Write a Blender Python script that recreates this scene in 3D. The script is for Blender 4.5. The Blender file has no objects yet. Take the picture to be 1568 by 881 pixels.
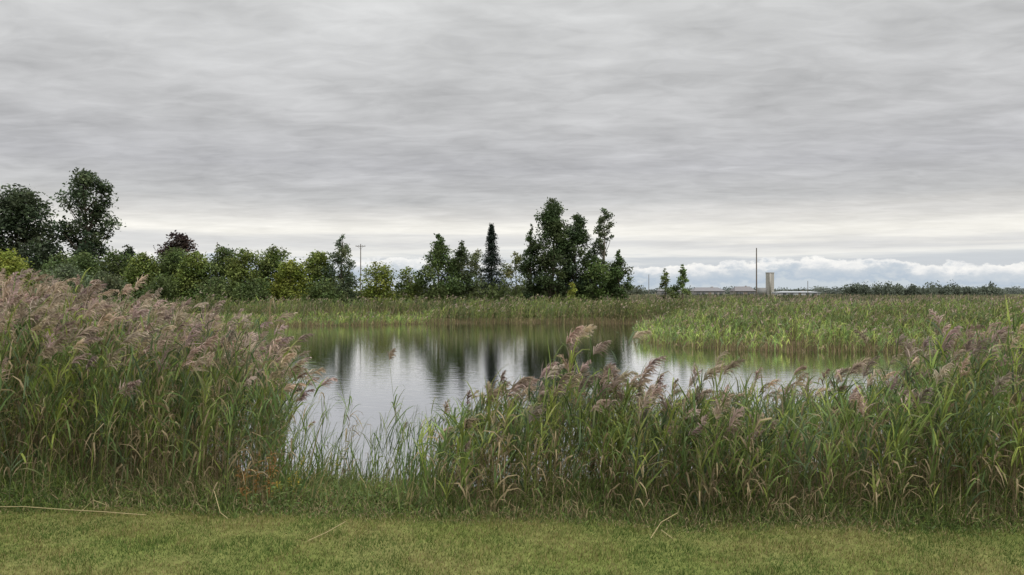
import bpy, math, numpy as np
from mathutils import Vector
rng=np.random.default_rng(11)
scene=bpy.context.scene
COL=scene.collection
# ------------------------------------------------------------------ helpers
def nrm(a): return a/np.maximum(np.linalg.norm(a,axis=-1,keepdims=True),1e-9)
_ph=np.random.default_rng(5)
_W=[( _ph.normal(0,1,2), _ph.uniform(0,6.28)) for _ in range(14)]
def vn(x,y,s,o=0):
    x=np.asarray(x,float);y=np.asarray(y,float)
    r=np.zeros(np.broadcast(x,y).shape)
    for i in range(7):
        w,p=_W[(i+o)%14]
        r=r+np.sin((x*w[0]+y*w[1])/s*3+p+ o + 1.3*np.sin((x*w[1]-y*w[0])/s*1.3+p*2))
    return r/7*1.6
class MB:
    def __init__(s): s.v=[];s.c=[];s.f={3:[],4:[]};s.m={3:[],4:[]};s.n=0
    def add(s,v,c,faces,mat=0):
        v=v.reshape(-1,3); c=np.broadcast_to(c,v.shape) if c.ndim==1 else c.reshape(-1,3)
        k=faces.shape[-1]; f=faces.reshape(-1,k)
        s.v.append(v);s.c.append(c);s.f[k].append(f+s.n);s.m[k].append(np.full(len(f),mat));s.n+=len(v)
    def build(s,name,mats,loc=(0,0,0),parent=None,smooth=False):
        v=np.concatenate(s.v)-np.array(loc);c=np.clip(np.concatenate(s.c),0.004,1)
        me=bpy.data.meshes.new(name)
        t=np.concatenate(s.f[3]) if s.f[3] else np.zeros((0,3),int)
        q=np.concatenate(s.f[4]) if s.f[4] else np.zeros((0,4),int)
        mi=np.concatenate((s.m[3] or [np.zeros(0,int)])+(s.m[4] or [np.zeros(0,int)]))
        me.vertices.add(len(v)); me.vertices.foreach_set("co",v.astype(np.float32).ravel())
        li=np.concatenate([t.ravel(),q.ravel()]).astype(np.int32)
        me.loops.add(len(li)); me.loops.foreach_set("vertex_index",li)
        me.polygons.add(len(t)+len(q))
        ls=np.concatenate([np.arange(len(t))*3,len(t)*3+np.arange(len(q))*4]).astype(np.int32)
        me.polygons.foreach_set("loop_start",ls)
        me.polygons.foreach_set("material_index",mi.astype(np.int32))
        if smooth: me.polygons.foreach_set("use_smooth",np.ones(len(ls),bool))
        me.update(calc_edges=True)
        a=me.color_attributes.new("Col",'FLOAT_COLOR','POINT')
        a.data.foreach_set("color",np.concatenate([c,np.ones((len(c),1))],1).astype(np.float32).ravel())
        for m in mats: me.materials.append(m)
        ob=bpy.data.objects.new(name,me); ob.location=loc; COL.objects.link(ob)
        if parent: ob.parent=parent
        return ob
def ribbons(mb,base,d,L,W,droop,S,c0,c1=None,prof=None,side=None,g=None,mat=0):
    N=len(base); d0=nrm(d)
    if c1 is None:c1=c0
    if g is None:g=np.array([0,0,-1.])
    if prof is None: prof=np.linspace(1,0.08,S+1)
    if side is None: side=nrm(np.cross(d0,nrm(rng.normal(size=(N,3)))))
    P=np.zeros((N,S+1,3));p=base.copy()
    for i in range(S+1):
        P[:,i]=p
        dd=nrm(d0+(droop*((i+.6)/S)**1.4)[:,None]*g)
        p=p+dd*(L/S)[:,None]
    off=side[:,None,:]*(W[:,None]*prof[None,:]*.5)[:,:,None]
    V=np.stack([P-off,P+off],2)
    t=np.linspace(0,1,S+1)[None,:,None,None]
    C=(c0[:,None,None,:]*(1-t)+c1[:,None,None,:]*t)*np.ones((1,1,2,1))
    b=(np.arange(N)*(S+1)*2)[:,None]+(np.arange(S)*2)[None]
    F=np.stack([b,b+1,b+3,b+2],-1)
    mb.add(V,C,F,mat)
    return P
def tubes(mb,P,R,col,k=5,mat=1):
    N,S1,_=P.shape
    d=np.zeros_like(P); d[:,:-1]=P[:,1:]-P[:,:-1]; d[:,-1]=d[:,-2]; d=nrm(d)
    ref=np.where(np.abs(d[...,2:3])>.8,np.array([1.,0,0]),np.array([0,0,1.]))
    a=nrm(np.cross(d,ref)); b=np.cross(d,a)
    an=np.arange(k)*2*math.pi/k
    V=P[:,:,None]+R[:,:,None,None]*(a[:,:,None]*np.cos(an)[:,None]+b[:,:,None]*np.sin(an)[:,None])
    base=(np.arange(N)*S1*k)[:,None,None]+(np.arange(S1-1)*k)[None,:,None]
    j=np.arange(k)[None,None];j2=(j+1)%k
    F=np.stack([base+j,base+j2,base+k+j2,base+k+j],-1)
    mb.add(V,np.array(col),F,mat)
def diamonds(mb,P,s,C,asp=.6,mat=0,flat=0.):
    N=len(P); n=rng.normal(size=(N,3)); n[:,2]+=flat*np.sign(n[:,2]+.001)
    n=nrm(n); a=nrm(np.cross(n,nrm(rng.normal(size=(N,3))))); b=np.cross(n,a)
    s=s[:,None]
    V=np.stack([P-a*s,P+b*s*asp,P+a*s,P-b*s*asp],1)
    mb.add(V,np.repeat(C[:,None],4,1),np.arange(N*4).reshape(N,4),mat)
def box(mb,c,s,col,mat=0):
    c=np.array(c,float);s=np.array(s,float)/2
    v=np.array([[x,y,z] for x in(-1,1) for y in(-1,1) for z in(-1,1)])*s+c
    f=np.array([[0,1,3,2],[4,6,7,5],[0,4,5,1],[2,3,7,6],[0,2,6,4],[1,5,7,3]])
    mb.add(v,np.array(col,float),f,mat)
def A(*t): return np.array(t,float)
# ------------------------------------------------------------------ materials
def mat_attr(name,rough=.6,trans=0.,nscale=None,namt=.3,spec=.25,bump=0):
    m=bpy.data.materials.new(name);m.use_nodes=True;nt=m.node_tree;N=nt.nodes;Lk=nt.links
    bs=N['Principled BSDF'];out=N['Material Output']
    at=N.new('ShaderNodeAttribute');at.attribute_name='Col'
    c=at.outputs['Color']
    if nscale:
        no=N.new('ShaderNodeTexNoise');no.inputs['Scale'].default_value=nscale;no.inputs['Detail'].default_value=4
        ge=N.new('ShaderNodeNewGeometry');Lk.new(ge.outputs['Position'],no.inputs['Vector'])
        mr=N.new('ShaderNodeMapRange');mr.inputs[1].default_value=.25;mr.inputs[2].default_value=.75
        mr.inputs[3].default_value=1-namt;mr.inputs[4].default_value=1+namt
        Lk.new(no.outputs['Fac'],mr.inputs[0])
        mx=N.new('ShaderNodeVectorMath');mx.operation='SCALE';Lk.new(c,mx.inputs[0]);Lk.new(mr.outputs[0],mx.inputs['Scale']);c=mx.outputs[0]
        if bump:
            bp=N.new('ShaderNodeBump');bp.inputs['Strength'].default_value=bump;bp.inputs['Distance'].default_value=.03
            Lk.new(no.outputs['Fac'],bp.inputs['Height']);Lk.new(bp.outputs[0],bs.inputs['Normal'])
    Lk.new(c,bs.inputs['Base Color']);bs.inputs['Roughness'].default_value=rough
    bs.inputs['Specular IOR Level'].default_value=spec
    if trans:
        tr=N.new('ShaderNodeBsdfTranslucent');Lk.new(c,tr.inputs['Color'])
        ms=N.new('ShaderNodeMixShader');ms.inputs[0].default_value=trans
        Lk.new(bs.outputs[0],ms.inputs[1]);Lk.new(tr.outputs[0],ms.inputs[2]);Lk.new(ms.outputs[0],out.inputs[0])
    return m
M_REED=mat_attr('reed_leaf',.55,.35,spec=.2)
M_PLUME=mat_attr('reed_plume',.9,.4,spec=.03)
M_GRASS=mat_attr('grass_blade',.6,.25,spec=.15)
M_LEAF=mat_attr('tree_foliage',.6,.3,spec=.2)
M_BARK=mat_attr('bark',.9,0,6,.4,spec=.1,bump=.5)
M_GROUND=mat_attr('ground_soil_and_turf',.95,0,9,.35,spec=.05,bump=.6)
M_PAINT=mat_attr('weathered_surface',.8,0,2,.12,spec=.2)
m=bpy.data.materials.new('pond_water');m.use_nodes=True;nt=m.node_tree;nt.nodes.clear();N=nt.nodes;Lk=nt.links
out=N.new('ShaderNodeOutputMaterial');gl=N.new('ShaderNodeBsdfGlossy');gl.inputs['Color'].default_value=(.96,.97,.99,1);gl.inputs['Roughness'].default_value=.03
df=N.new('ShaderNodeBsdfDiffuse');df.inputs['Color'].default_value=(.05,.055,.04,1)
fr=N.new('ShaderNodeFresnel');fr.inputs['IOR'].default_value=1.33
mr=N.new('ShaderNodeMapRange');mr.inputs[1].default_value=0;mr.inputs[2].default_value=.6;mr.inputs[3].default_value=.82;mr.inputs[4].default_value=1
ms=N.new('ShaderNodeMixShader');Lk.new(fr.outputs[0],mr.inputs[0]);Lk.new(mr.outputs[0],ms.inputs[0])
Lk.new(df.outputs[0],ms.inputs[1]);Lk.new(gl.outputs[0],ms.inputs[2]);Lk.new(ms.outputs[0],out.inputs[0])
ge=N.new('ShaderNodeNewGeometry');mp=N.new('ShaderNodeMapping');mp.inputs['Scale'].default_value=(.9,2.4,1)
no=N.new('ShaderNodeTexNoise');no.inputs['Scale'].default_value=1.6;no.inputs['Detail'].default_value=4
bp=N.new('ShaderNodeBump');bp.inputs['Strength'].default_value=.3;bp.inputs['Distance'].default_value=.022
Lk.new(ge.outputs['Position'],mp.inputs[0]);Lk.new(mp.outputs[0],no.inputs['Vector']);Lk.new(no.outputs['Fac'],bp.inputs['Height'])
Lk.new(bp.outputs[0],gl.inputs['Normal'])
M_WATER=m
# ------------------------------------------------------------------ pond outline
poly=np.array([(-2.6,12.3),(-4.6,13.3),(-8,18),(-13,28),(-20,42),(-28,56),(-23,65),(-14,68),(-5,72),(6,73),(14,70),(15,62),(10.5,54),(8.2,48),(8.8,42),(11.5,39.5),(17,39),(22,38.5),(27,34),(24,24),(14,16.4),(7,13.6),(2,13.1),(0,12.8),(-1.4,12.2)],float)
for _ in range(2):
    nx=np.roll(poly,-1,0);poly=np.stack([poly*.75+nx*.25,poly*.25+nx*.75],1).reshape(-1,2)
def sdist(x,y):
    x=np.asarray(x,float).ravel();y=np.asarray(y,float).ravel()
    dmin=np.full(x.shape,1e9);ins=np.zeros(x.shape,bool)
    for i in range(len(poly)):
        a=poly[i];b=poly[(i+1)%len(poly)];ab=b-a
        t=np.clip(((x-a[0])*ab[0]+(y-a[1])*ab[1])/(ab@ab),0,1)
        d=np.hypot(x-a[0]-t*ab[0],y-a[1]-t*ab[1]);dmin=np.minimum(dmin,d)
        if a[1]!=b[1]:
            c=((a[1]>y)!=(b[1]>y))&(x<(b[0]-a[0])*(y-a[1])/(b[1]-a[1])+a[0]);ins^=c
    return np.where(ins,-dmin,dmin)+.35*vn(x,y,6)*(y>16)
WL=-.6
def gh(x,y,s=None):
    sh=np.shape(x)
    if s is None:s=sdist(x,y)
    x=np.asarray(x,float).ravel();y=np.asarray(y,float).ravel()
    t=np.clip(s/4.0,0,1);t=t*t*(3-2*t)
    far=np.clip((y-16)/20,0,1)*-.25*np.clip((160-y)/60,0,1)
    z=-.62+t*(.62+far)
    z=np.where(s<0,-.62-np.minimum(.9,-s*.35),z)
    z=z+.02*vn(x,y,3)*(s>3)
    return z.reshape(sh)
def edgeY(x): return 8.35-.06*np.clip(x,-7,4)*1.1+.14*vn(x,x*0,2.2)+.05*vn(x,x*0,.5,3)
# ------------------------------------------------------------------ ground
xs=np.concatenate([-np.geomspace(100,3000,25)[::-1],np.arange(-98,-16,1.6),np.arange(-16,16,.2),np.arange(16,98,1.6),np.geomspace(100,3000,25)])
ys=np.concatenate([-np.geomspace(5,300,12)[::-1],np.arange(-3,5,1.),np.arange(5,16,.16),np.arange(16,82,.6),np.geomspace(83,4000,50)])
Xg,Yg=np.meshgrid(xs,ys)
s=sdist(Xg,Yg);Z=gh(Xg,Yg,s)
Z=np.where(Yg>160,0,Z)
lawn=A(.15,.18,.05);litter=A(.12,.10,.055);field=A(.11,.12,.06)
ed=edgeY(Xg)
t=np.clip((Yg-ed+.1)/.35,0,1)[...,None]
C=lawn*(1-t)+litter*t
patch=np.clip(.5+.6*vn(Xg,Yg,1.3),0,1)[...,None]
C=np.where(t<1,C*(1-.5*patch*(1-t))+A(.23,.20,.09)*.5*patch*(1-t),C)
tf=np.clip((Yg-75)/15,0,1)[...,None]
C=C*(1-tf)+tf*(field*(1+.3*vn(Xg,Yg,40)[...,None]))
mb=MB()
ny,nx=Xg.shape
idx=np.arange(ny*nx).reshape(ny,nx)
F=np.stack([idx[:-1,:-1],idx[:-1,1:],idx[1:,1:],idx[1:,:-1]],-1)
mb.add(np.stack([Xg,Yg,Z],-1),C,F)
mb.build('ground',[M_GROUND],smooth=True)
mb=MB();mb.add(A([-34,11.2,WL],[32,11.2,WL],[32,77,WL],[-34,77,WL]),A(.1,.1,.1),np.array([[0,1,2,3]]))
mb.build('pond_water',[M_WATER])
# ------------------------------------------------------------------ reeds
WIND=A(1,.15,0)
def pick(pal,N,w=None):
    pal=np.array(pal);i=rng.choice(len(pal),N,p=w);return pal[i]
GP=[(.115,.18,.06),(.155,.225,.07),(.20,.27,.07),(.115,.165,.085),(.28,.335,.08)]
DRY=A(.40,.32,.19)
def reeds(mb,X,Y,H,nl,LL,LW,S,pp,pn,pl=.27,dry=.35,bright=None,stemW=.009,pw=.011,droopm=1.,pal=GP,pcol=A(.53,.425,.35)):
    N=len(X)
    Z=gh(X,Y);B=np.stack([X,Y,Z],1)
    cl=np.stack([vn(X,Y,.7,1),vn(X,Y,.7,4),0*X],1)*.11
    lean=WIND*rng.normal(.12,.09,N)[:,None]+np.stack([rng.normal(0,.09,N),rng.normal(0,.08,N),np.zeros(N)],1)+cl
    def pt(i,t): return B[i]+np.stack([0*t,0*t,t*H[i]],1)+lean[i]*(H[i]*t**2)[:,None]
    sc=pick(pal,N)*rng.uniform(.72,1.2,(N,1))
    if bright is not None: sc=sc*bright[:,None]
    T=np.linspace(0,1,4);P=np.stack([pt(np.arange(N),np.full(N,q)) for q in T],1)
    R=np.ones((N,4))*stemW*.5*np.linspace(1,.55,4)
    isdry=rng.random(N)<dry*.5
    stc=np.where(isdry[:,None],DRY*rng.uniform(.7,1.1,(N,1)),sc*.85+DRY*.2)
    an=np.arange(3)*2.094
    off=np.stack([np.cos(an),np.sin(an),an*0],1)
    V=P[:,:,None]+R[:,:,None,None]*off
    CC=np.broadcast_to(stc[:,None,None],V.shape)
    base=(np.arange(N)*12)[:,None,None]+(np.arange(3)*3)[None,:,None];j=np.arange(3)[None,None];j2=(j+1)%3
    mb.add(V,CC,np.stack([base+j,base+j2,base+3+j2,base+3+j],-1),0)
    i=np.repeat(np.arange(N),nl);M=len(i)
    t=rng.uniform(.10,.97,M)**.85
    az=rng.uniform(0,6.283,M);out=np.stack([np.cos(az),np.sin(az),0*az],1)
    out=nrm(out+WIND*.5)
    el=rng.uniform(1.1,3.4,M)
    dd=out+np.stack([0*el,0*el,el],1)
    L=LL*rng.uniform(.55,1.4,M)*(1-.35*np.abs(t-.55));W=LW*rng.uniform(.55,1.25,M)
    dr=(rng.uniform(.1,1.5,M)+1.2*(rng.random(M)<.2))*droopm
    lc=sc[i]*rng.uniform(.65,1.35,(M,1))
    pd=dry*np.clip(1.3-2.1*t,0,1)+.03
    isd=(rng.random(M)<pd)|(isdry[i]&(rng.random(M)<.5))
    lc=np.where(isd[:,None],DRY*rng.uniform(.4,1.1,(M,1)),lc)
    dr=np.where(isd,dr+1.1,dr)
    tip=np.where((rng.random(M)<.15)[:,None],lc*.5+DRY*.5,lc*1.1)
    side=nrm(np.cross(dd,A(0,0,1))+rng.normal(0,.5,(M,3)))
    prof={4:A(.55,1,.85,.5,.05),3:A(.6,1,.7,.08),2:A(.7,1,.1)}[S]
    ribbons(mb,pt(i,t),dd,L,W,dr,S,lc,tip,prof,side)
    pf=pp*np.clip(1+.8*vn(X,Y,1.2,6),.15,2.2) if np.isscalar(pp) and pp<1 else pp
    has=np.where(rng.random(N)<pf)[0]
    if len(has):
        K=len(has);tang=nrm(A(0,0,1)+lean[has]*2.0+WIND*rng.uniform(.0,.6,K)[:,None])
        top=pt(has,np.ones(K));Lp=pl*rng.uniform(.6,1.35,K)
        pc=pcol*rng.uniform(.5,1.15,(K,1))*np.stack([np.ones(K),rng.uniform(.92,1.08,K),rng.uniform(.85,1.1,K)],1)
        ax=ribbons(mb,top,tang,Lp,np.full(K,.008),np.full(K,.8),4,pc,pc,np.ones(5),None,mat=1)
        j=np.repeat(np.arange(K),pn);M=len(j);u=rng.random(M)
        f=u*3.99;i0=f.astype(int);fr=(f-i0)[:,None];b=ax[j,i0]*(1-fr)+ax[j,i0+1]*fr
        ad=nrm(ax[j,i0+1]-ax[j,i0])
        o=rng.normal(size=(M,3));o=nrm(o-ad*(o*ad).sum(1,keepdims=True))
        d2=ad*1.0+o*rng.uniform(.25,.9,(M,1))+WIND*.25
        l2=Lp[j]*(.5*(1-u)+.16)*rng.uniform(.6,1.25,M)
        ribbons(mb,b,d2,l2,np.full(M,pw)*rng.uniform(.6,1.4,M),rng.uniform(.5,2.0,M),3 if S>2 else 2,pc[j]*rng.uniform(.7,1.3,(M,1)),None,A(.5,1,.8,.3) if S>2 else A(.6,1,.4),None,mat=1)
def scatter(x0,x1,y0,y1,dens):
    n=int((x1-x0)*(y1-y0)*dens);return rng.uniform(x0,x1,n),rng.uniform(y0,y1,n)
# left bed
X,Y=scatter(-17,-1.8,8,22,38);r=X/Y;s=sdist(X,Y)
inb=(Y>edgeY(X)+.15)&(s>-.4)&(r<-.308+.014*vn(X,Y,2))&(r>-.95)&(Y<18.5)&((X>-12)|(Y>9))
X,Y=X[inb],Y[inb];r=X/Y
H=np.interp(r,[-.8,-.69,-.55,-.45,-.40,-.36,-.32,-.30],[2.06,2.04,1.99,1.93,1.86,1.7,1.5,1.25])*(rng.normal(1,.12,len(X))+.10*vn(X,Y,1.1))
H=H-.45*np.clip(1-(Y-edgeY(X))/.9,0,1)*rng.random(len(X))
H=H+.07*np.clip(Y-10.5,0,4)
br=.98+.25*np.clip(vn(X,Y,1.8,4),-.8,1)
mb=MB();reeds(mb,X,Y,H,13,.42,.022,4,.48,52,.30,dry=.5,bright=br,pw=.0145)
mb.build('reed_bed',[M_REED,M_PLUME],loc=(-7,11,0))
# right bed
X,Y=scatter(-2.6,15,7.6,15,44);r=X/Y;s=sdist(X,Y)
inb=(Y>edgeY(X)+.12)&(s>-.2)&(r>-.118+.012*vn(X,Y,2))&(r<.95)
thin=np.interp(r,[-.13,-.05,.03],[.45,.75,1])*np.interp(Y-edgeY(X),[0,1.6,3.4],[1,.85,.42]);inb&=rng.random(len(X))<thin
X,Y=X[inb],Y[inb];r=X/Y
H=np.interp(r,[-.125,-.07,0,.05,.09,.13,.22,.35,.48,.58,.69],[.9,1.06,1.18,1.4,1.3,1.12,1.06,1.08,1.24,1.6,1.8])*(rng.normal(1,.15,len(X))+.16*vn(X,Y,1.0))
H=H-.22*np.clip(1-(Y-edgeY(X))/.8,0,1)*rng.random(len(X))
br=1.0+.36*np.clip(vn(X,Y,2.0,4)+.1,-.7,1)
mb=MB();reeds(mb,X,Y,H,14,.42,.022,4,.19,52,.26,dry=.55,bright=br,pw=.0145)
tx=A(.45,.62,.78,.9,-.72,-.55,.2,1.5,2.3,3.4,4.6,-.3,1.2,5.6,6.4,-1.75,.55,.85,-.36,-.42,-.3);ty=A(9.6,10,9.8,10.2,10,10.6,9.9,10.6,10.2,9.8,10.3,9.7,11,10.2,10.1,11.4,10.3,9.5,10,10.2,9.9)
th=A(2.0,2.1,1.75,2.1,1.3,1.4,1.55,1.6,1.5,1.5,1.5,1.3,1.6,1.8,1.9,2.05,2.15,1.8,1.45,1.3,1.35)
reeds(mb,tx,ty,th,14,.42,.022,4,1.1,90,.32,dry=.2,pw=.014)
nn=95;tr_=rng.uniform(-.02,.66,nn);ty=rng.uniform(9.3,11.8,nn);tx=tr_*ty
reeds(mb,tx,ty,rng.uniform(1.1,1.6,nn)+.45*(tr_>.5),11,.42,.022,4,.9,60,.30,dry=.3,pw=.014)
nn=60;tr_=rng.uniform(-.315,-.03,nn);ty=rng.uniform(10.6,12.6,nn);tx=tr_*ty
reeds(mb,tx,ty,rng.uniform(.8,1.45,nn),9,.45,.016,4,.08,50,.24,dry=.2)
mb.build('reed_bed',[M_REED,M_PLUME],loc=(5,11,0))
# opening: sedge / cattail blades
X,Y=scatter(-4.4,-.9,8.6,12.8,22);r=X/Y;s=sdist(X,Y)
inb=(r>-.325)&(r<-.10)&(s>-.1)&(Y>edgeY(X)+.3);X,Y=X[inb],Y[inb];n=len(X)
hf=np.interp(X/Y,[-.33,-.27,-.22,-.15,-.1],[1.15,.95,.65,.75,1.1])
B=np.stack([X,Y,gh(X,Y)],1)
mb=MB()
for k in range(3):
    d=np.stack([rng.normal(.12,.2,n),rng.normal(0,.2,n),np.ones(n)],1)
    c=pick([(.14,.21,.06),(.19,.26,.07),(.30,.27,.12),(.11,.17,.06)],n)
    ribbons(mb,B+rng.normal(0,.05,(n,3))*A(1,1,0),d,rng.uniform(.3,.8,n)*hf*(1+.7*(rng.random(n)<.10)),rng.uniform(.01,.02,n),rng.uniform(.1,1.5,n),4,c,c*.8+DRY*.2,A(.8,1,.8,.5,.06))
for cx,cy,nb_,h_ in[(-3.35,11.2,26,1.35),(-2.95,11.6,20,1.2),(-3.6,10.8,22,1.3),(-2.2,11.7,16,1.1),(-1.5,11.5,22,1.35),(-1.25,11.0,20,1.3),(-2.6,12.0,12,.95),(-1.75,11.9,14,1.1),(-2.9,9.3,14,.8),(-1.3,9.2,16,.9),(-.6,11.4,20,1.3)]:
    b=np.stack([rng.normal(cx,.14,nb_),rng.normal(cy,.14,nb_),np.zeros(nb_)],1);b[:,2]=gh(b[:,0],b[:,1])
    c=pick([(.14,.22,.06),(.19,.28,.07),(.10,.17,.06)],nb_)
    ribbons(mb,b,np.stack([rng.normal(.1,.22,nb_),rng.normal(0,.15,nb_),np.ones(nb_)],1),h_*rng.uniform(.6,1.15,nb_),rng.uniform(.012,.02,nb_),rng.uniform(0,.8,nb_),4,c,c*1.1,A(.8,1,.9,.6,.05))
mb.build('cattail_clump',[M_REED],loc=(-2.5,11,0))
# fringe grasses
mb=MB()
X=rng.uniform(-14,14,42000);e=edgeY(X);Y=e-.12+rng.gamma(1.6,.34,len(X))+.08*rng.normal(size=len(X))
ex=rng.uniform(-4.4,-.8,8000);ey=rng.uniform(8.4,12.6,8000);k=(ex/ey>-.33)&(ex/ey<-.08)
fx=rng.uniform(-.5,11,9000);fy=rng.uniform(11,15.2,9000);k2=(sdist(fx,fy)<1.6)
X=np.concatenate([X,ex[k],fx[k2]]);Y=np.concatenate([Y,ey[k],fy[k2]]);n=len(X);e=edgeY(X)
sd=sdist(X,Y);k=sd>0;X,Y,e,sd=X[k],Y[k],e[k],sd[k];n=len(X);r=X/Y
tanp=.14+.26*np.clip(.5+vn(X,Y,1.5,6),0,1.3)
c=pick([(.13,.20,.06),(.17,.245,.065),(.23,.29,.075),(.11,.165,.055)],n)
c=np.where((rng.random(n)<tanp)[:,None],A(.40,.33,.19),c)*rng.uniform(.65,1.2,(n,1))
d=np.stack([rng.normal(.05,.35,n),rng.normal(-.1,.35,n),np.ones(n)],1)
L=rng.uniform(.12,.5,n)*np.clip(.25+(Y-e)*1.5,.22,1.6)*(1+.45*vn(X,Y,.6,2))
L=np.where((r>-.33)&(r<-.1),np.minimum(L*.7,.34),L)
ribbons(mb,np.stack([X,Y,gh(X,Y)-.01],1),d,np.maximum(L,.05),rng.uniform(.005,.012,n),rng.uniform(.2,2.3,n),3,c*.85,c*1.1,A(.8,1,.7,.08))
mb.build('tall_grass_fringe',[M_GRASS],loc=(0,9,0))
mb=MB()
n0=110;cx=rng.uniform(-13,13,n0);cy=edgeY(cx)+rng.uniform(.1,.7,n0)
ex=rng.uniform(-3.6,-.9,50);ey=rng.uniform(8.5,12,50);cx=np.concatenate([cx,ex]);cy=np.concatenate([cy,ey]);n0=len(cx)
hh=rng.uniform(.08,.38,n0);i=np.repeat(np.arange(n0),30);n=len(i)
P=np.stack([cx[i]+rng.normal(0,.15,n),cy[i]+rng.normal(0,.12,n),gh(cx,cy)[i]+hh[i]*rng.random(n)],1)
diamonds(mb,P,rng.uniform(.014,.034,n),(pick([(.12,.185,.06),(.16,.225,.065),(.10,.145,.05)],n0))[i]*rng.uniform(.7,1.2,(n,1)),.4,flat=.5)
mb.build('broadleaf_weeds',[M_GRASS],loc=(0,9,0))
def herb(name,x,y,h,col,fcol,ns):
    mb=MB();z=float(gh(A(x),A(y))[0])
    a=np.stack([rng.normal(x,.06,ns),rng.normal(y,.06,ns),np.full(ns,z)],1)
    d=np.stack([rng.normal(0,.15,ns),rng.normal(0,.15,ns),np.ones(ns)],1);L=h*rng.uniform(.7,1.1,ns)
    P=ribbons(mb,a,d,L,np.full(ns,.012),np.full(ns,.1),4,np.tile(A(*col),(ns,1)))
    i=np.repeat(np.arange(ns),26);n=len(i);f=rng.uniform(.6,3.6,n);k=f.astype(int);q=(f-k)[:,None]
    b=P[i,k]*(1-q)+P[i,k+1]*q
    dd=rng.normal(size=(n,3));dd[:,2]=np.abs(dd[:,2])*.5
    ribbons(mb,b,dd,rng.uniform(.06,.13,n),np.full(n,.018),np.full(n,1.),3,A(*col)*rng.uniform(.7,1.2,(n,1)))
    i=np.repeat(np.arange(ns),40);n=len(i);u=rng.random(n)
    pp=P[i,4]-(P[i,4]-P[i,3])*u[:,None]*1.2+rng.normal(0,.03,(n,3))*(.3+u[:,None])
    diamonds(mb,pp,rng.uniform(.005,.01,n),A(*fcol)*rng.uniform(.7,1.2,(n,1)),.8)
    mb.build(name,[M_GRASS],loc=(x,y,z))
for x,y,h in[(-2.55,10.6,.8),(-2.75,9.3,.55),(-2.68,8.9,.4)]: herb('goldenrod',x,y,h,(.16,.21,.07),(.50,.38,.06),3)
for x,y,h in[(-2.95,9.1,.75),(-3.2,9.0,.8)]: herb('dock_plant',x,y,h,(.38,.22,.08),(.28,.17,.08),3)
# lawn blades
mb=MB();n=210000
X=rng.uniform(-8.5,8.5,n);Y=rng.uniform(5.6,9.3,n);k=Y<edgeY(X)+.25;X,Y=X[k],Y[k];n=len(X)
pt_=np.clip(.40+.8*vn(X,Y,1.1,2)+.55*vn(X,Y,.28,5),0,1)
dryb=rng.random(n)<(.05+.5*pt_)
c=np.where(dryb[:,None],A(.32,.27,.12),A(.115,.175,.042)+pt_[:,None]*A(.085,.06,.02))*rng.uniform(.55,1.25,(n,1))
h=rng.uniform(.018,.05,n)*(1+.35*vn(X,Y,.4,7));az=rng.uniform(0,6.28,n);w=rng.uniform(.0025,.0055,n)
B=np.stack([X,Y,gh(X,Y)-.004],1);o=np.stack([np.cos(az),np.sin(az),0*az],1)*w[:,None]
tip=B+np.stack([rng.normal(.003,.016,n),rng.normal(0,.016,n),h],1)
mb.add(np.stack([B-o,B+o,tip],1),np.repeat(c[:,None],3,1),np.arange(n*3).reshape(n,3))
mb.build('lawn_grass',[M_GRASS],loc=(0,7,0))
def straw(pts,r=.0045):
    P=np.array(pts,float);P[:,2]+=gh(P[:,0],P[:,1])
    mb=MB();tubes(mb,P[None],np.full((1,len(P)),r),(.42,.35,.19),5,0)
    return mb.build('fallen_reed_stalk',[M_PAINT],loc=tuple(P[0]))
straw([(-6.3,8.75,.03),(-5.7,8.64,.07),(-5.2,8.6,.05),(-4.7,8.52,.05),(-4.2,8.5,.02)],.005);straw([(-5.0,8.55,.02),(-4.95,8.75,.12),(-4.8,8.8,.04)])
straw([(-2.1,7.62,.02),(-1.95,7.8,.05),(-1.8,8.0,.1)]);straw([(1.45,7.75,.02),(1.6,7.95,.13),(1.8,8.05,.2)]);straw([(1.6,7.95,.05),(1.68,7.75,.02)])
straw([(-3.5,8.7,.25),(-3.35,8.5,.05),(-3.2,8.35,.02)])
# ------------------------------------------------------------------ far shore & promontory reeds
GF=[(.125,.19,.06),(.165,.235,.07),(.21,.28,.075),(.125,.17,.075),(.27,.32,.085)]
X,Y=scatter(-40,60,20,84,9);s=sdist(X,Y)
k=(s>-.5)&(s<7+2*vn(X,Y,9))&((Y>26)|(X>14))&(np.abs(X)<Y*.95)
k|=(X>7)&(X<60)&(Y>37)&(Y<62)&(s>-.4)&(X<Y*.9)&(rng.random(len(X))<.8)
X,Y,s=X[k],Y[k],s[k]
H=(1.45+.3*np.clip(s/3,0,1)+.22*vn(X,Y,6)+.15*vn(X,Y,2,3))*rng.normal(1,.13,len(X))
prom=(X>7)&(Y<60)&(Y>34)
H=np.where(prom,H*.62+.7*np.clip((s-2)/8,0,1)+.38*vn(X,Y,4,2),H)
low=(X<-8)&(Y>50)&(s<3.5)
H=np.where(low,H*.4,H)
H=np.where((Y<34)&(X>10),H*.65,H)
H=np.maximum(H,.35)
br=np.where(prom,1.15+.5*np.clip(1-s/6,0,1),.92)+.34*vn(X,Y,5,3)
br=np.where(low,1.35,br)
br=np.clip(br,.5,2.)
mb=MB();reeds(mb,X,Y,H,7,.6,.045,2,.26,7,.30,dry=.38,bright=br,stemW=.025,pw=.045,pal=GF)
X,Y=scatter(-34,34,26,76,14);s=sdist(X,Y);k=(s>-.25)&(s<1.1);X,Y=X[k],Y[k];n=len(X)
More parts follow.
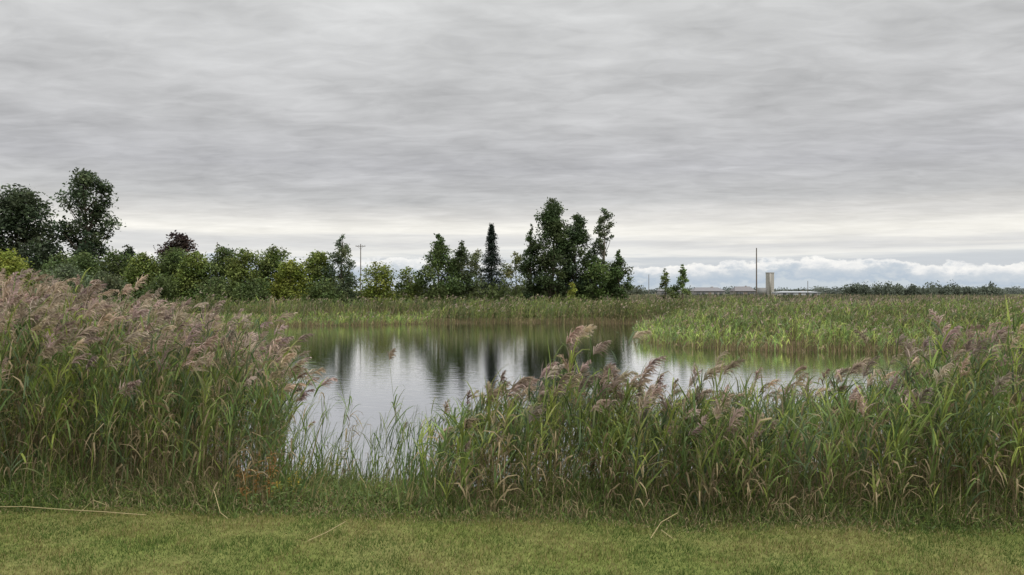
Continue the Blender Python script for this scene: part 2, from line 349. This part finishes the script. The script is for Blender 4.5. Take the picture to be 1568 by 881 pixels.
c=pick([(.36,.27,.16),(.28,.20,.12),(.30,.28,.12)],n)*rng.uniform(.7,1.2,(n,1))
ribbons(mb,np.stack([X,Y,gh(X,Y)],1),np.stack([rng.normal(0,.15,n),rng.normal(0,.15,n),np.ones(n)],1),rng.uniform(.2,.7,n),np.full(n,.035),rng.uniform(0,.8,n),2,c)
mb.build('far_shore_reeds',[M_REED,M_PLUME],loc=(0,60,0))
n=120000
Y=46+(190-46)*rng.random(n)**1.1;X=rng.uniform(-.8,.85,n)*Y;s=sdist(X,Y);k=(s>4)&((Y>62)|(X>12));X,Y,s=X[k],Y[k],s[k];n=len(X)
v=vn(X*.35,Y,9,1);v2=vn(X*.5,Y,4,8)
c=np.where((v+.4*v2>.3)[:,None],A(.09,.125,.06),np.where((v+.3*v2<-.2)[:,None],A(.26,.235,.12),A(.18,.215,.085)))*rng.uniform(.55,1.3,(n,1))
pl=rng.random(n)<.33+.25*v2
Hh=(1.3+.3*v+.25*v2)*rng.normal(1,.15,n)
Wd=.035+.0010*Y
mb=MB()
c1=np.where(pl[:,None],A(.33,.265,.20),c*1.05)
ribbons(mb,np.stack([X,Y,gh(X,Y)],1),np.stack([rng.normal(.1,.15,n),rng.normal(0,.12,n),np.ones(n)],1),Hh,Wd*rng.uniform(.6,1.5,n),rng.uniform(.1,.9,n),3,c,c1,A(1,1,.9,.25))
mb.build('rough_meadow',[M_GRASS],loc=(0,100,0))
# ------------------------------------------------------------------ trees
PROF={'round':lambda t:np.sin(np.pi*np.clip(t*.93+.05,0,1))**.55,
 'ovoid':lambda t:np.sin(np.pi*np.clip(t,0,1)**.75*.96+.03)**.7,
 'bush':lambda t:np.sqrt(np.clip(1-t**2.4,0.02,1)),
 'cone':lambda t:(1-t)**.75*.98+.05,
 'spire':lambda t:np.minimum(1,(1-t)*1.9+.06)*np.minimum(1,.55+t*1.6),
 'umbrella':lambda t:np.clip(.35+.9*t,0,1)*np.sqrt(np.clip(1-((t-.55)/.47)**2*(t>.55),.03,1))}
CM=1.85
def tree(name,x,y,H,w,kind,col,nb=40,nl=5000,ls=.2,cb=.2,bs=.13,tr=None,bark=(.12,.1,.075),var=.32,sq=.8):
    z0=float(gh(A(x),A(y))[0]);mb=MB();tr=tr or H*.016
    cz=H*cb;pf=PROF[kind]
    t=(np.arange(nb)+rng.random(nb))/nb;rng.shuffle(t)
    R=pf(t)*w/2;an=rng.uniform(0,6.283,nb);rad=R*np.sqrt(rng.uniform(.08,1,nb))*rng.uniform(.65,.95,nb)
    br=np.minimum(w*bs*rng.uniform(.6,1.4,nb),np.maximum(R*.8,w*.06))
    cx=np.stack([x+np.cos(an)*rad,y+np.sin(an)*rad,z0+cz+(H-cz)*t-br*.55*sq],1)
    S=7;tt=np.linspace(0,.9,S);P=np.stack([x+.02*H*np.sin(tt*4+x)*tt,y+.02*H*np.cos(tt*5+y)*tt,z0+tt*H],1)
    tubes(mb,P[None],(tr*(1-tt/.9*.85)*(1+.5*np.exp(-tt*25)))[None],bark,8)
    hz=np.clip((cx[:,2]-z0)-rad*rng.uniform(.6,1.3,nb)-.06*H,H*cb*.55,H*.85)/H
    a=np.stack([np.interp(hz,tt,P[:,i]) for i in range(3)],1)
    u=np.linspace(0,1,5)[None,:,None];mid=(a+cx)/2+np.stack([np.cos(an)*rad*.15,np.sin(an)*rad*.15,-.04*H*np.ones(nb)*.3],1)
    L=a[:,None]*(1-u)**2+2*mid[:,None]*u*(1-u)+cx[:,None]*u**2
    tubes(mb,L,tr*.38*(1-.8*u[...,0])*(1-hz[:,None]*.5)*np.ones((nb,1)),bark,4)
    i=np.repeat(np.arange(nb),6);n=len(i)
    ribbons(mb,cx[i],rng.normal(size=(n,3))+A(0,0,.6),br[i]*rng.uniform(.6,1.2,n),np.full(n,max(.03,tr*.15)),np.full(n,.3),2,np.tile(A(*bark),(n,1)),mat=1)
    pr=br**2;i=rng.choice(nb,nl,p=pr/pr.sum())
    uu=nrm(rng.normal(size=(nl,3)));rr=br[i]*(rng.random(nl)**.45)*rng.uniform(.8,1.4,nl)*(1+.3*np.sin(uu[:,0]*5+i)*np.sin(uu[:,2]*6+i*2))
    Pp=cx[i]+uu*rr[:,None]*A(1,1,sq)
    bc=(np.array(col)*CM*rng.uniform(1-var,1+var,(nb,1))*np.stack([rng.uniform(.9,1.12,nb),np.ones(nb),rng.uniform(.85,1.1,nb)],1))
    c=bc[i]*rng.uniform(.6,1.4,(nl,1))
    diamonds(mb,Pp,ls*rng.uniform(.5,1.25,nl),c,.62,0,.4)
    return mb.build(name,[M_LEAF,M_BARK],loc=(x,y,z0))
def spruce(name,x,y,H,w,col):
    z0=float(gh(A(x),A(y))[0]);mb=MB()
    tt=np.linspace(0,1,8);P=np.stack([x+0*tt,y+0*tt,z0+tt*H],1);tubes(mb,P[None],(H*.014*(1.02-tt))[None],(.06,.045,.035),8)
    nb=620;t=rng.random(nb)**1.2*.96+.03;an=rng.uniform(0,6.283,nb)
    L=(w/2)*(np.clip(1-t,0,1)**.85+.03)*rng.uniform(.55,1.25,nb)*(1+.18*np.sin(an*3+t*25))
    b=np.stack([np.full(nb,x),np.full(nb,y),z0+t*H],1)
    d=np.stack([np.cos(an),np.sin(an),.1+.5*t],1)
    Q=ribbons(mb,b,d,L,np.full(nb,.05),np.full(nb,.6),3,np.tile(A(.05,.04,.03),(nb,1)),mat=1)
    m_=28;i=np.repeat(np.arange(nb),m_);n=len(i);f=rng.random(n)**.7*2.99;k=f.astype(int);q=(f-k)[:,None]
    pp=Q[i,k]*(1-q)+Q[i,k+1]*q+rng.normal(0,.11,(n,3))-A(0,0,.07)
    diamonds(mb,pp,rng.uniform(.07,.17,n),np.array(col)*rng.uniform(.7,1.3,(n,1))*rng.uniform(.65,1.35,nb)[i][:,None],.45,0,.6)
    return mb.build(name,[M_LEAF,M_BARK],loc=(x,y,z0))
G1=(.062,.087,.030);G2=(.086,.112,.030);GY=(.15,.17,.035);GD=(.036,.050,.027);GG=(.076,.098,.056)
tree('oak_tree',-87,130,20.8,16,'round',GD,74,16000,.34,.12,.15)
tree('oak_tree',-99,131,19.5,15,'round',GD,60,12000,.36,.12,.16)
tree('cottonwood_tree',-75,130,23.8,12.8,'umbrella',(.048,.068,.036),80,11500,.28,.26,.10,tr=.45,var=.38)
tree('oak_tree',-80.5,126,11.5,11,'bush',GD,40,8000,.32,.05,.2)
tree('oak_tree',-69,133,10.8,9,'cone',(.033,.045,.024),40,6000,.28,.05,.17)
tree('maple_tree',-59,130,13.0,6.6,'round',(.042,.030,.028),36,6500,.26,.2,.19)
tree('shrub',-54.2,80,7.3,5.4,'bush',GY,44,8000,.16,.02,.2)
tree('shrub',-57.5,79,6.6,4.8,'bush',GY,36,6500,.16,.02,.2)
tree('willow_shrub',-52,86,5.9,7.2,'bush',GG,48,8000,.15,.02,.17)
tree('willow_shrub',-46.5,84,5.0,6.0,'bush',(.07,.085,.045),40,6500,.15,.02,.17)
hd=[(-60,99,7.9,7,G1),(-56,97,7.9,7,G1),(-51.2,96,8.1,6.6,G1),(-47.5,95,7.7,6.4,G2),(-44,97,8.6,6.6,G1),(-40.6,95,7.9,6.2,G2),(-37.3,96,8.6,6.4,G1),(-34,94,8.1,6.6,G2),(-30.6,96,8.6,6.6,(.072,.094,.03)),(-27.6,92,6.6,5.6,(.12,.145,.03)),(-25,95,8.0,5.6,G2)]
for x,y,h,w,c in hd: tree('hedge_tree',x,y,h,w,'bush',c,60,10000,.17,.01,.175)
for x,y,h,w in[(-58,92,5.2,7),(-50,91,4.6,7),(-43,90,4.8,7),(-36,90,4.6,7),(-31,89,4.4,6),(-23,90,4.4,6)]: tree('shrub',x,y,h,w,'bush',G1,36,5500,.16,.01,.2)
tree('aspen_tree',-21.6,94,9.9,4.8,'spire',GG,50,6500,.15,.04,.14,var=.2)
tree('shrub',-17.4,95,6.5,6,'bush',(.12,.145,.03),38,6000,.16,.01,.18)
tree('shrub',-13.2,95,5.9,4.6,'bush',G2,30,3800,.15,.02,.18)
tree('aspen_tree',-9.3,94,10.1,5.8,'spire',(.06,.085,.03),64,11000,.16,.02,.155)
tree('aspen_tree',-6.6,96,9.4,4.8,'spire',(.047,.064,.028),46,7000,.16,.03,.165)
spruce('spruce_tree',-2.9,105,12.3,5.6,(.038,.056,.04))
tree('birch_tree',-5.6,116,9.3,4.6,'ovoid',(.09,.10,.045),26,2600,.17,.1,.15,bark=(.14,.12,.1))
tree('birch_tree',.6,116,8.8,5.4,'ovoid',(.09,.10,.04),28,3000,.17,.08,.15,bark=(.14,.12,.1))
tree('columnar_poplar_tree',2.5,95,11.4,3.4,'spire',(.037,.056,.024),44,7000,.15,.02,.2)
tree('poplar_tree',5.2,95,14.6,6.2,'ovoid',(.045,.065,.027),90,18000,.17,.03,.155)
tree('poplar_tree',8.3,96,12.8,5.6,'ovoid',(.040,.058,.026),74,14500,.17,.03,.16)
tree('birch_tree',11.7,95,13.2,5.4,'ovoid',(.06,.078,.038),54,4600,.16,.06,.085,bark=(.17,.15,.12))
tree('shrub',13.6,94,8.0,4.4,'spire',(.05,.074,.026),40,6200,.16,.02,.17)
tree('shrub',10.6,93,7.0,4.8,'bush',(.06,.09,.03),36,5400,.16,.02,.18)
tree('shrub',7.2,88,3.9,1.8,'bush',(.15,.17,.035),16,1300,.12,.02,.2)
tree('sapling_tree',16.6,80,5.3,2.3,'spire',(.085,.11,.045),26,2200,.11,.08,.14)
tree('sapling_tree',18.4,80,5.7,2.3,'spire',(.10,.135,.05),28,3000,.11,.06,.15)
def mass(name,x0,x1,yc,h,n,col,ls,loc,dy=4,wm=1.):
    mb=MB();cx=np.linspace(x0,x1,n)+rng.normal(0,(x1-x0)/n*.6,n);hh=h*rng.uniform(.5,1.1,n);wd=(x1-x0)/n*rng.uniform(1.,2.2,n)*wm
    per=300;i=np.repeat(np.arange(n),per);m_=len(i);u=nrm(rng.normal(size=(m_,3)));u[:,2]=np.abs(u[:,2])
    y=yc+rng.normal(0,dy,n)
    rr=rng.random(m_)**.4*rng.uniform(.85,1.15,m_)
    P=np.stack([cx[i]+u[:,0]*wd[i]*rr,y[i]+u[:,1]*wd[i]*rr,u[:,2]*hh[i]*rr+.05],1)
    bc=np.array(col)*CM*rng.uniform(.75,1.25,(n,1))
    diamonds(mb,P,ls*rng.uniform(.6,1.3,m_),bc[i]*rng.uniform(.75,1.25,(m_,1)),.65)
    k=np.stack([np.stack([cx,y,0*cx],1),np.stack([cx,y,hh*.8],1)],1)
    tubes(mb,k,np.stack([hh*.03,hh*.008],1),(.06,.05,.04),5)
    mb.build(name,[M_LEAF,M_BARK],loc=loc)
mass('understory_brush',-24,15,100,4.2,50,(.07,.09,.032),.2,(0,100,0),3)
mass('understory_brush',-100,-24,108,5.6,56,(.045,.06,.026),.28,(-60,108,0))
mass('distant_treeline',158,232,352,6.2,60,(.078,.092,.07),.5,(200,352,0),wm=1.6)
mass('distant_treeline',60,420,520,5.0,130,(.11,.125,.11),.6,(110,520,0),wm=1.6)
mass('distant_treeline',-60,70,430,6.5,60,(.08,.09,.065),.7,(0,430,0),wm=1.5)
# ------------------------------------------------------------------ poles
def pole(x,y,H,arms=1,r=.15):
    mb=MB();t=np.linspace(0,1,6);tubes(mb,np.stack([x+0*t,y+0*t,t*H],1)[None],(r*(1-.35*t))[None],(.17,.145,.12),10,0)
    for a in range(arms):
        z=H-.45-a*1.2;box(mb,(x,y-.16,z),(2.0,.10,.12),(.14,.12,.1))
        for dx in(-.9,-.4,.4,.9):
            tubes(mb,np.array([[[x+dx,y-.16,z+.06],[x+dx,y-.16,z+.24]]]),np.array([[.045,.03]]),(.3,.3,.28),6,0)
        for sx in(-1,1): tubes(mb,np.array([[[x,y-.16,z-.6],[x+sx*.6,y-.2,z-.05]]]),np.array([[.02,.02]]),(.14,.12,.1),4,0)
    mb.build('utility_pole',[M_PAINT],loc=(x,y,0))
pole(-30.7,150,12.0,1,.12);pole(49.6,150,11.2,0,.15);pole(-59.8,150,12.4,0,.11)
pole(37,200,6.9,0,.1);pole(100,250,5.8,0,.13)
mb=MB();x,y=139.5,400;t=A(0,2,4,6,8,10,11.6,12.1)
tubes(mb,np.stack([x+0*t,y+0*t,t],1)[None],np.full((1,8),2.15),(.46,.44,.41),24,0)
tubes(mb,np.array([[[x,y,11.8],[x,y,12.3],[x,y,12.32],[x,y,12.35]]]),np.array([[2.3,2.3,1.2,.02]]),(.30,.29,.28),24,0)
for z in np.arange(1,11.6,1.1): tubes(mb,np.array([[[x,y,z],[x,y,z+.12]]]),np.array([[2.2,2.2]]),(.40,.38,.35),24,0)
box(mb,(x-.6,y-2.3,6),(.9,.5,11.4),(.42,.40,.37));box(mb,(x-4,y+1,2),(5,4,4),(.3,.3,.3))
mb.build('concrete_silo',[M_PAINT],loc=(x,y,0))
def house(name,x,y,w,d,h,rh,wall,roof):
    e=bpy.data.objects.new(name,None);COL.objects.link(e);e.location=(x,y,0)
    def part(n,f):
        mb=MB();f(mb);o=mb.build(n,[M_PAINT],loc=(x,y,0));o.location=(0,0,0);o.parent=e
    part('walls',lambda m:box(m,(x,y,h/2),(w,d,h),wall))
    def rf(m):
        W=w/2+.4;D=d/2+.4
        v=A([x-W,y-D,h],[x+W,y-D,h],[x+W,y+D,h],[x-W,y+D,h],[x-W*.7,y,h+rh],[x+W*.7,y,h+rh])
        m.add(v,A(*roof),np.array([[0,1,5,4],[2,3,4,5]]));m.add(v,A(*roof),np.array([[3,0,4],[1,2,5]]));m.add(v-A(0,0,.01),A(*roof),np.array([[0,3,2,1]]))
    part('roof',rf)
    def wn(m):
        for u in(-.38,-.2,.2,.38): box(m,(x+u*w,y-d/2-.03,h*.58),(1.3,.08,1.0),(.14,.15,.16))
    part('windows',wn);part('door',lambda m:box(m,(x,y-d/2-.03,.9),(1,.08,1.7),(.2,.16,.13)))
    part('chimney',lambda m:box(m,(x+w*.2,y+.6,h+rh-.2),(.6,.6,1.0),(.25,.2,.18)))
house('house',79,300,12,9,2.3,1.5,(.32,.31,.3),(.23,.225,.235));house('house',95,305,8,8,2.3,1.9,(.3,.28,.26),(.22,.21,.215))
house('house',70,330,9,8,2.4,1.3,(.34,.33,.33),(.24,.24,.245))
house('farm_shed',115,300,16,9,1.8,.4,(.5,.52,.55),(.5,.52,.55))
# ------------------------------------------------------------------ world
w=bpy.data.worlds.new('World');scene.world=w;w.use_nodes=True;nt=w.node_tree;nt.nodes.clear();N=nt.nodes;Lk=nt.links
def val(s,i):
    if hasattr(s,'is_linked') or hasattr(s,'links'): Lk.new(s,i)
    else: i.default_value=s
def mth(op,a,b=None,c=None,cl=False):
    n=N.new('ShaderNodeMath');n.operation=op;n.use_clamp=cl;val(a,n.inputs[0])
    if b is not None:val(b,n.inputs[1])
    if c is not None:val(c,n.inputs[2])
    return n.outputs[0]
def comb(a,b,c):
    n=N.new('ShaderNodeCombineXYZ');val(a,n.inputs[0]);val(b,n.inputs[1]);val(c,n.inputs[2]);return n.outputs[0]
def noise(v,sc,det=5,ro=.5,dist=0.):
    n=N.new('ShaderNodeTexNoise');Lk.new(v,n.inputs['Vector']);n.inputs['Scale'].default_value=sc;n.inputs['Detail'].default_value=det
    n.inputs['Roughness'].default_value=ro;n.inputs['Distortion'].default_value=dist;return n.outputs['Fac']
def ramp(f,stops):
    n=N.new('ShaderNodeValToRGB');Lk.new(f,n.inputs[0]);e=n.color_ramp.elements
    while len(e)<len(stops):e.new(.5)
    for el,(p,c) in zip(e,stops):el.position=p;el.color=(*c,1)
    return n.outputs[0]
def mix(f,a,b,bt='MIX'):
    n=N.new('ShaderNodeMix');n.data_type='RGBA';n.blend_type=bt;val(f,n.inputs['Factor']);
    for s_,i_ in((a,n.inputs[6]),(b,n.inputs[7])):
        if isinstance(s_,tuple): i_.default_value=(*s_,1)
        else: Lk.new(s_,i_)
    return n.outputs[2]
tc=N.new('ShaderNodeTexCoord');sp=N.new('ShaderNodeSeparateXYZ');nm=N.new('ShaderNodeVectorMath');nm.operation='NORMALIZE'
Lk.new(tc.outputs['Generated'],nm.inputs[0]);Lk.new(nm.outputs[0],sp.inputs[0]);x,y,z=sp.outputs
zc=mth('MAXIMUM',z,0.)
den=mth('ADD',zc,.085)
px=mth('DIVIDE',x,den);py=mth('DIVIDE',y,den)
pv=comb(mth('MULTIPLY_ADD',py,.30,mth('MULTIPLY',px,.85)),mth('MULTIPLY_ADD',px,-.20,py),0.)
n1=noise(pv,.65,2,.5,.0);n2=noise(pv,2.6,5,.52,.5)
pv2=comb(mth('MULTIPLY_ADD',py,.9,mth('MULTIPLY',px,.8)),mth('MULTIPLY_ADD',px,-.35,mth('MULTIPLY',py,1.5)),2.)
n3=noise(pv2,5.5,4,.55,.8)
stripes=noise(comb(mth('MULTIPLY',x,2.6),mth('MULTIPLY',y,2.6),mth('MULTIPLY',z,50.)),1.,5,.6,.2)
wob=mth('MULTIPLY',mth('SUBTRACT',stripes,.5),.075)
fade=mth('MULTIPLY',mth('SUBTRACT',.20,zc),5.,cl=True)
zz=mth('MULTIPLY_ADD',wob,fade,zc)
base=ramp(zz,[(0,(.60,.63,.67)),(.038,(.62,.65,.68)),(.048,(.90,.89,.85)),(.060,(.70,.70,.70)),(.075,(.96,.935,.87)),(.095,(.73,.715,.69)),(.12,(.56,.56,.56)),(.16,(.50,.50,.515)),(.22,(.57,.57,.575)),(.38,(.66,.665,.66)),(.6,(1.0,1.0,1.0)),(1,(1.7,1.7,1.68))])
amp=mth('MULTIPLY',mth('SUBTRACT',zc,.02),8.,cl=True)
d1=mth('MULTIPLY',mth('SUBTRACT',n1,.5),.46);d2=mth('MULTIPLY',mth('SUBTRACT',n2,.5),.56);d3=mth('MULTIPLY',mth('SUBTRACT',n3,.5),.40)
mod=mth('MULTIPLY_ADD',mth('ADD',mth('ADD',d1,d2),d3),amp,1.)
vm=N.new('ShaderNodeVectorMath');vm.operation='SCALE';Lk.new(base,vm.inputs[0]);Lk.new(mod,vm.inputs['Scale']);cl=vm.outputs[0]
az=mth('DIVIDE',x,mth('MAXIMUM',mth('ABSOLUTE',y),.02))
b1=noise(comb(az,0.,3.),2.4,1,.5)
dv=comb(x,y,mth('MULTIPLY',z,1.8))
b2=noise(dv,22.,5,.6);b3=noise(dv,55.,3,.6)
bil=mth('ABSOLUTE',mth('SUBTRACT',b2,.5))
top=mth('ADD',mth('MULTIPLY_ADD',mth('SUBTRACT',b1,.5),.040,.0365),mth('MULTIPLY',mth('SUBTRACT',b3,.5),.007))
top=mth('ADD',top,mth('MULTIPLY',bil,.045))
dt=mth('SUBTRACT',top,z)
inside=mth('MULTIPLY',dt,400.,cl=True)
q=mth('ADD',mth('MULTIPLY',dt,34.),mth('MULTIPLY_ADD',mth('SUBTRACT',b3,.5),.55,mth('MULTIPLY',mth('SUBTRACT',b2,.5),.9)))
bank=ramp(q,[(0,(1.0,.985,.95)),(.22,(.86,.865,.865)),(.45,(.62,.67,.72)),(.8,(.49,.57,.66)),(1,(.60,.66,.71))])
cl2=mix(inside,cl,bank)
sk=N.new('ShaderNodeTexSky');sk.sky_type='NISHITA';sk.sun_disc=False;sk.sun_elevation=math.radians(52);sk.sun_rotation=math.radians(144)
sc=N.new('ShaderNodeVectorMath');sc.operation='SCALE';Lk.new(cl2,sc.inputs[0]);sc.inputs['Scale'].default_value=10.
fin=mix(.97,sk.outputs[0],sc.outputs[0])
bg=N.new('ShaderNodeBackground');bg.inputs['Strength'].default_value=.1;Lk.new(fin,bg.inputs[0])
wo=N.new('ShaderNodeOutputWorld');Lk.new(bg.outputs[0],wo.inputs[0])
ld=bpy.data.lights.new('sun','SUN');ld.energy=1.5;ld.angle=math.radians(14);ld.color=(1,.94,.85)
so=bpy.data.objects.new('sun',ld);COL.objects.link(so)
el=math.radians(52);azr=math.radians(144);sv=Vector((math.sin(azr)*math.cos(el),math.cos(azr)*math.cos(el),math.sin(el)))
so.rotation_euler=(-sv).to_track_quat('-Z','Y').to_euler();so.location=sv*50
cd=bpy.data.cameras.new('camera');cd.lens=26;cd.sensor_width=36;cd.clip_end=8000;cd.clip_start=.05
co=bpy.data.objects.new('camera',cd);COL.objects.link(co);co.location=(0,0,2.6);co.rotation_euler=(math.radians(90.22),0,0)
scene.camera=co
scene.view_settings.view_transform='Standard';scene.view_settings.look='None';scene.view_settings.exposure=0;scene.view_settings.gamma=1
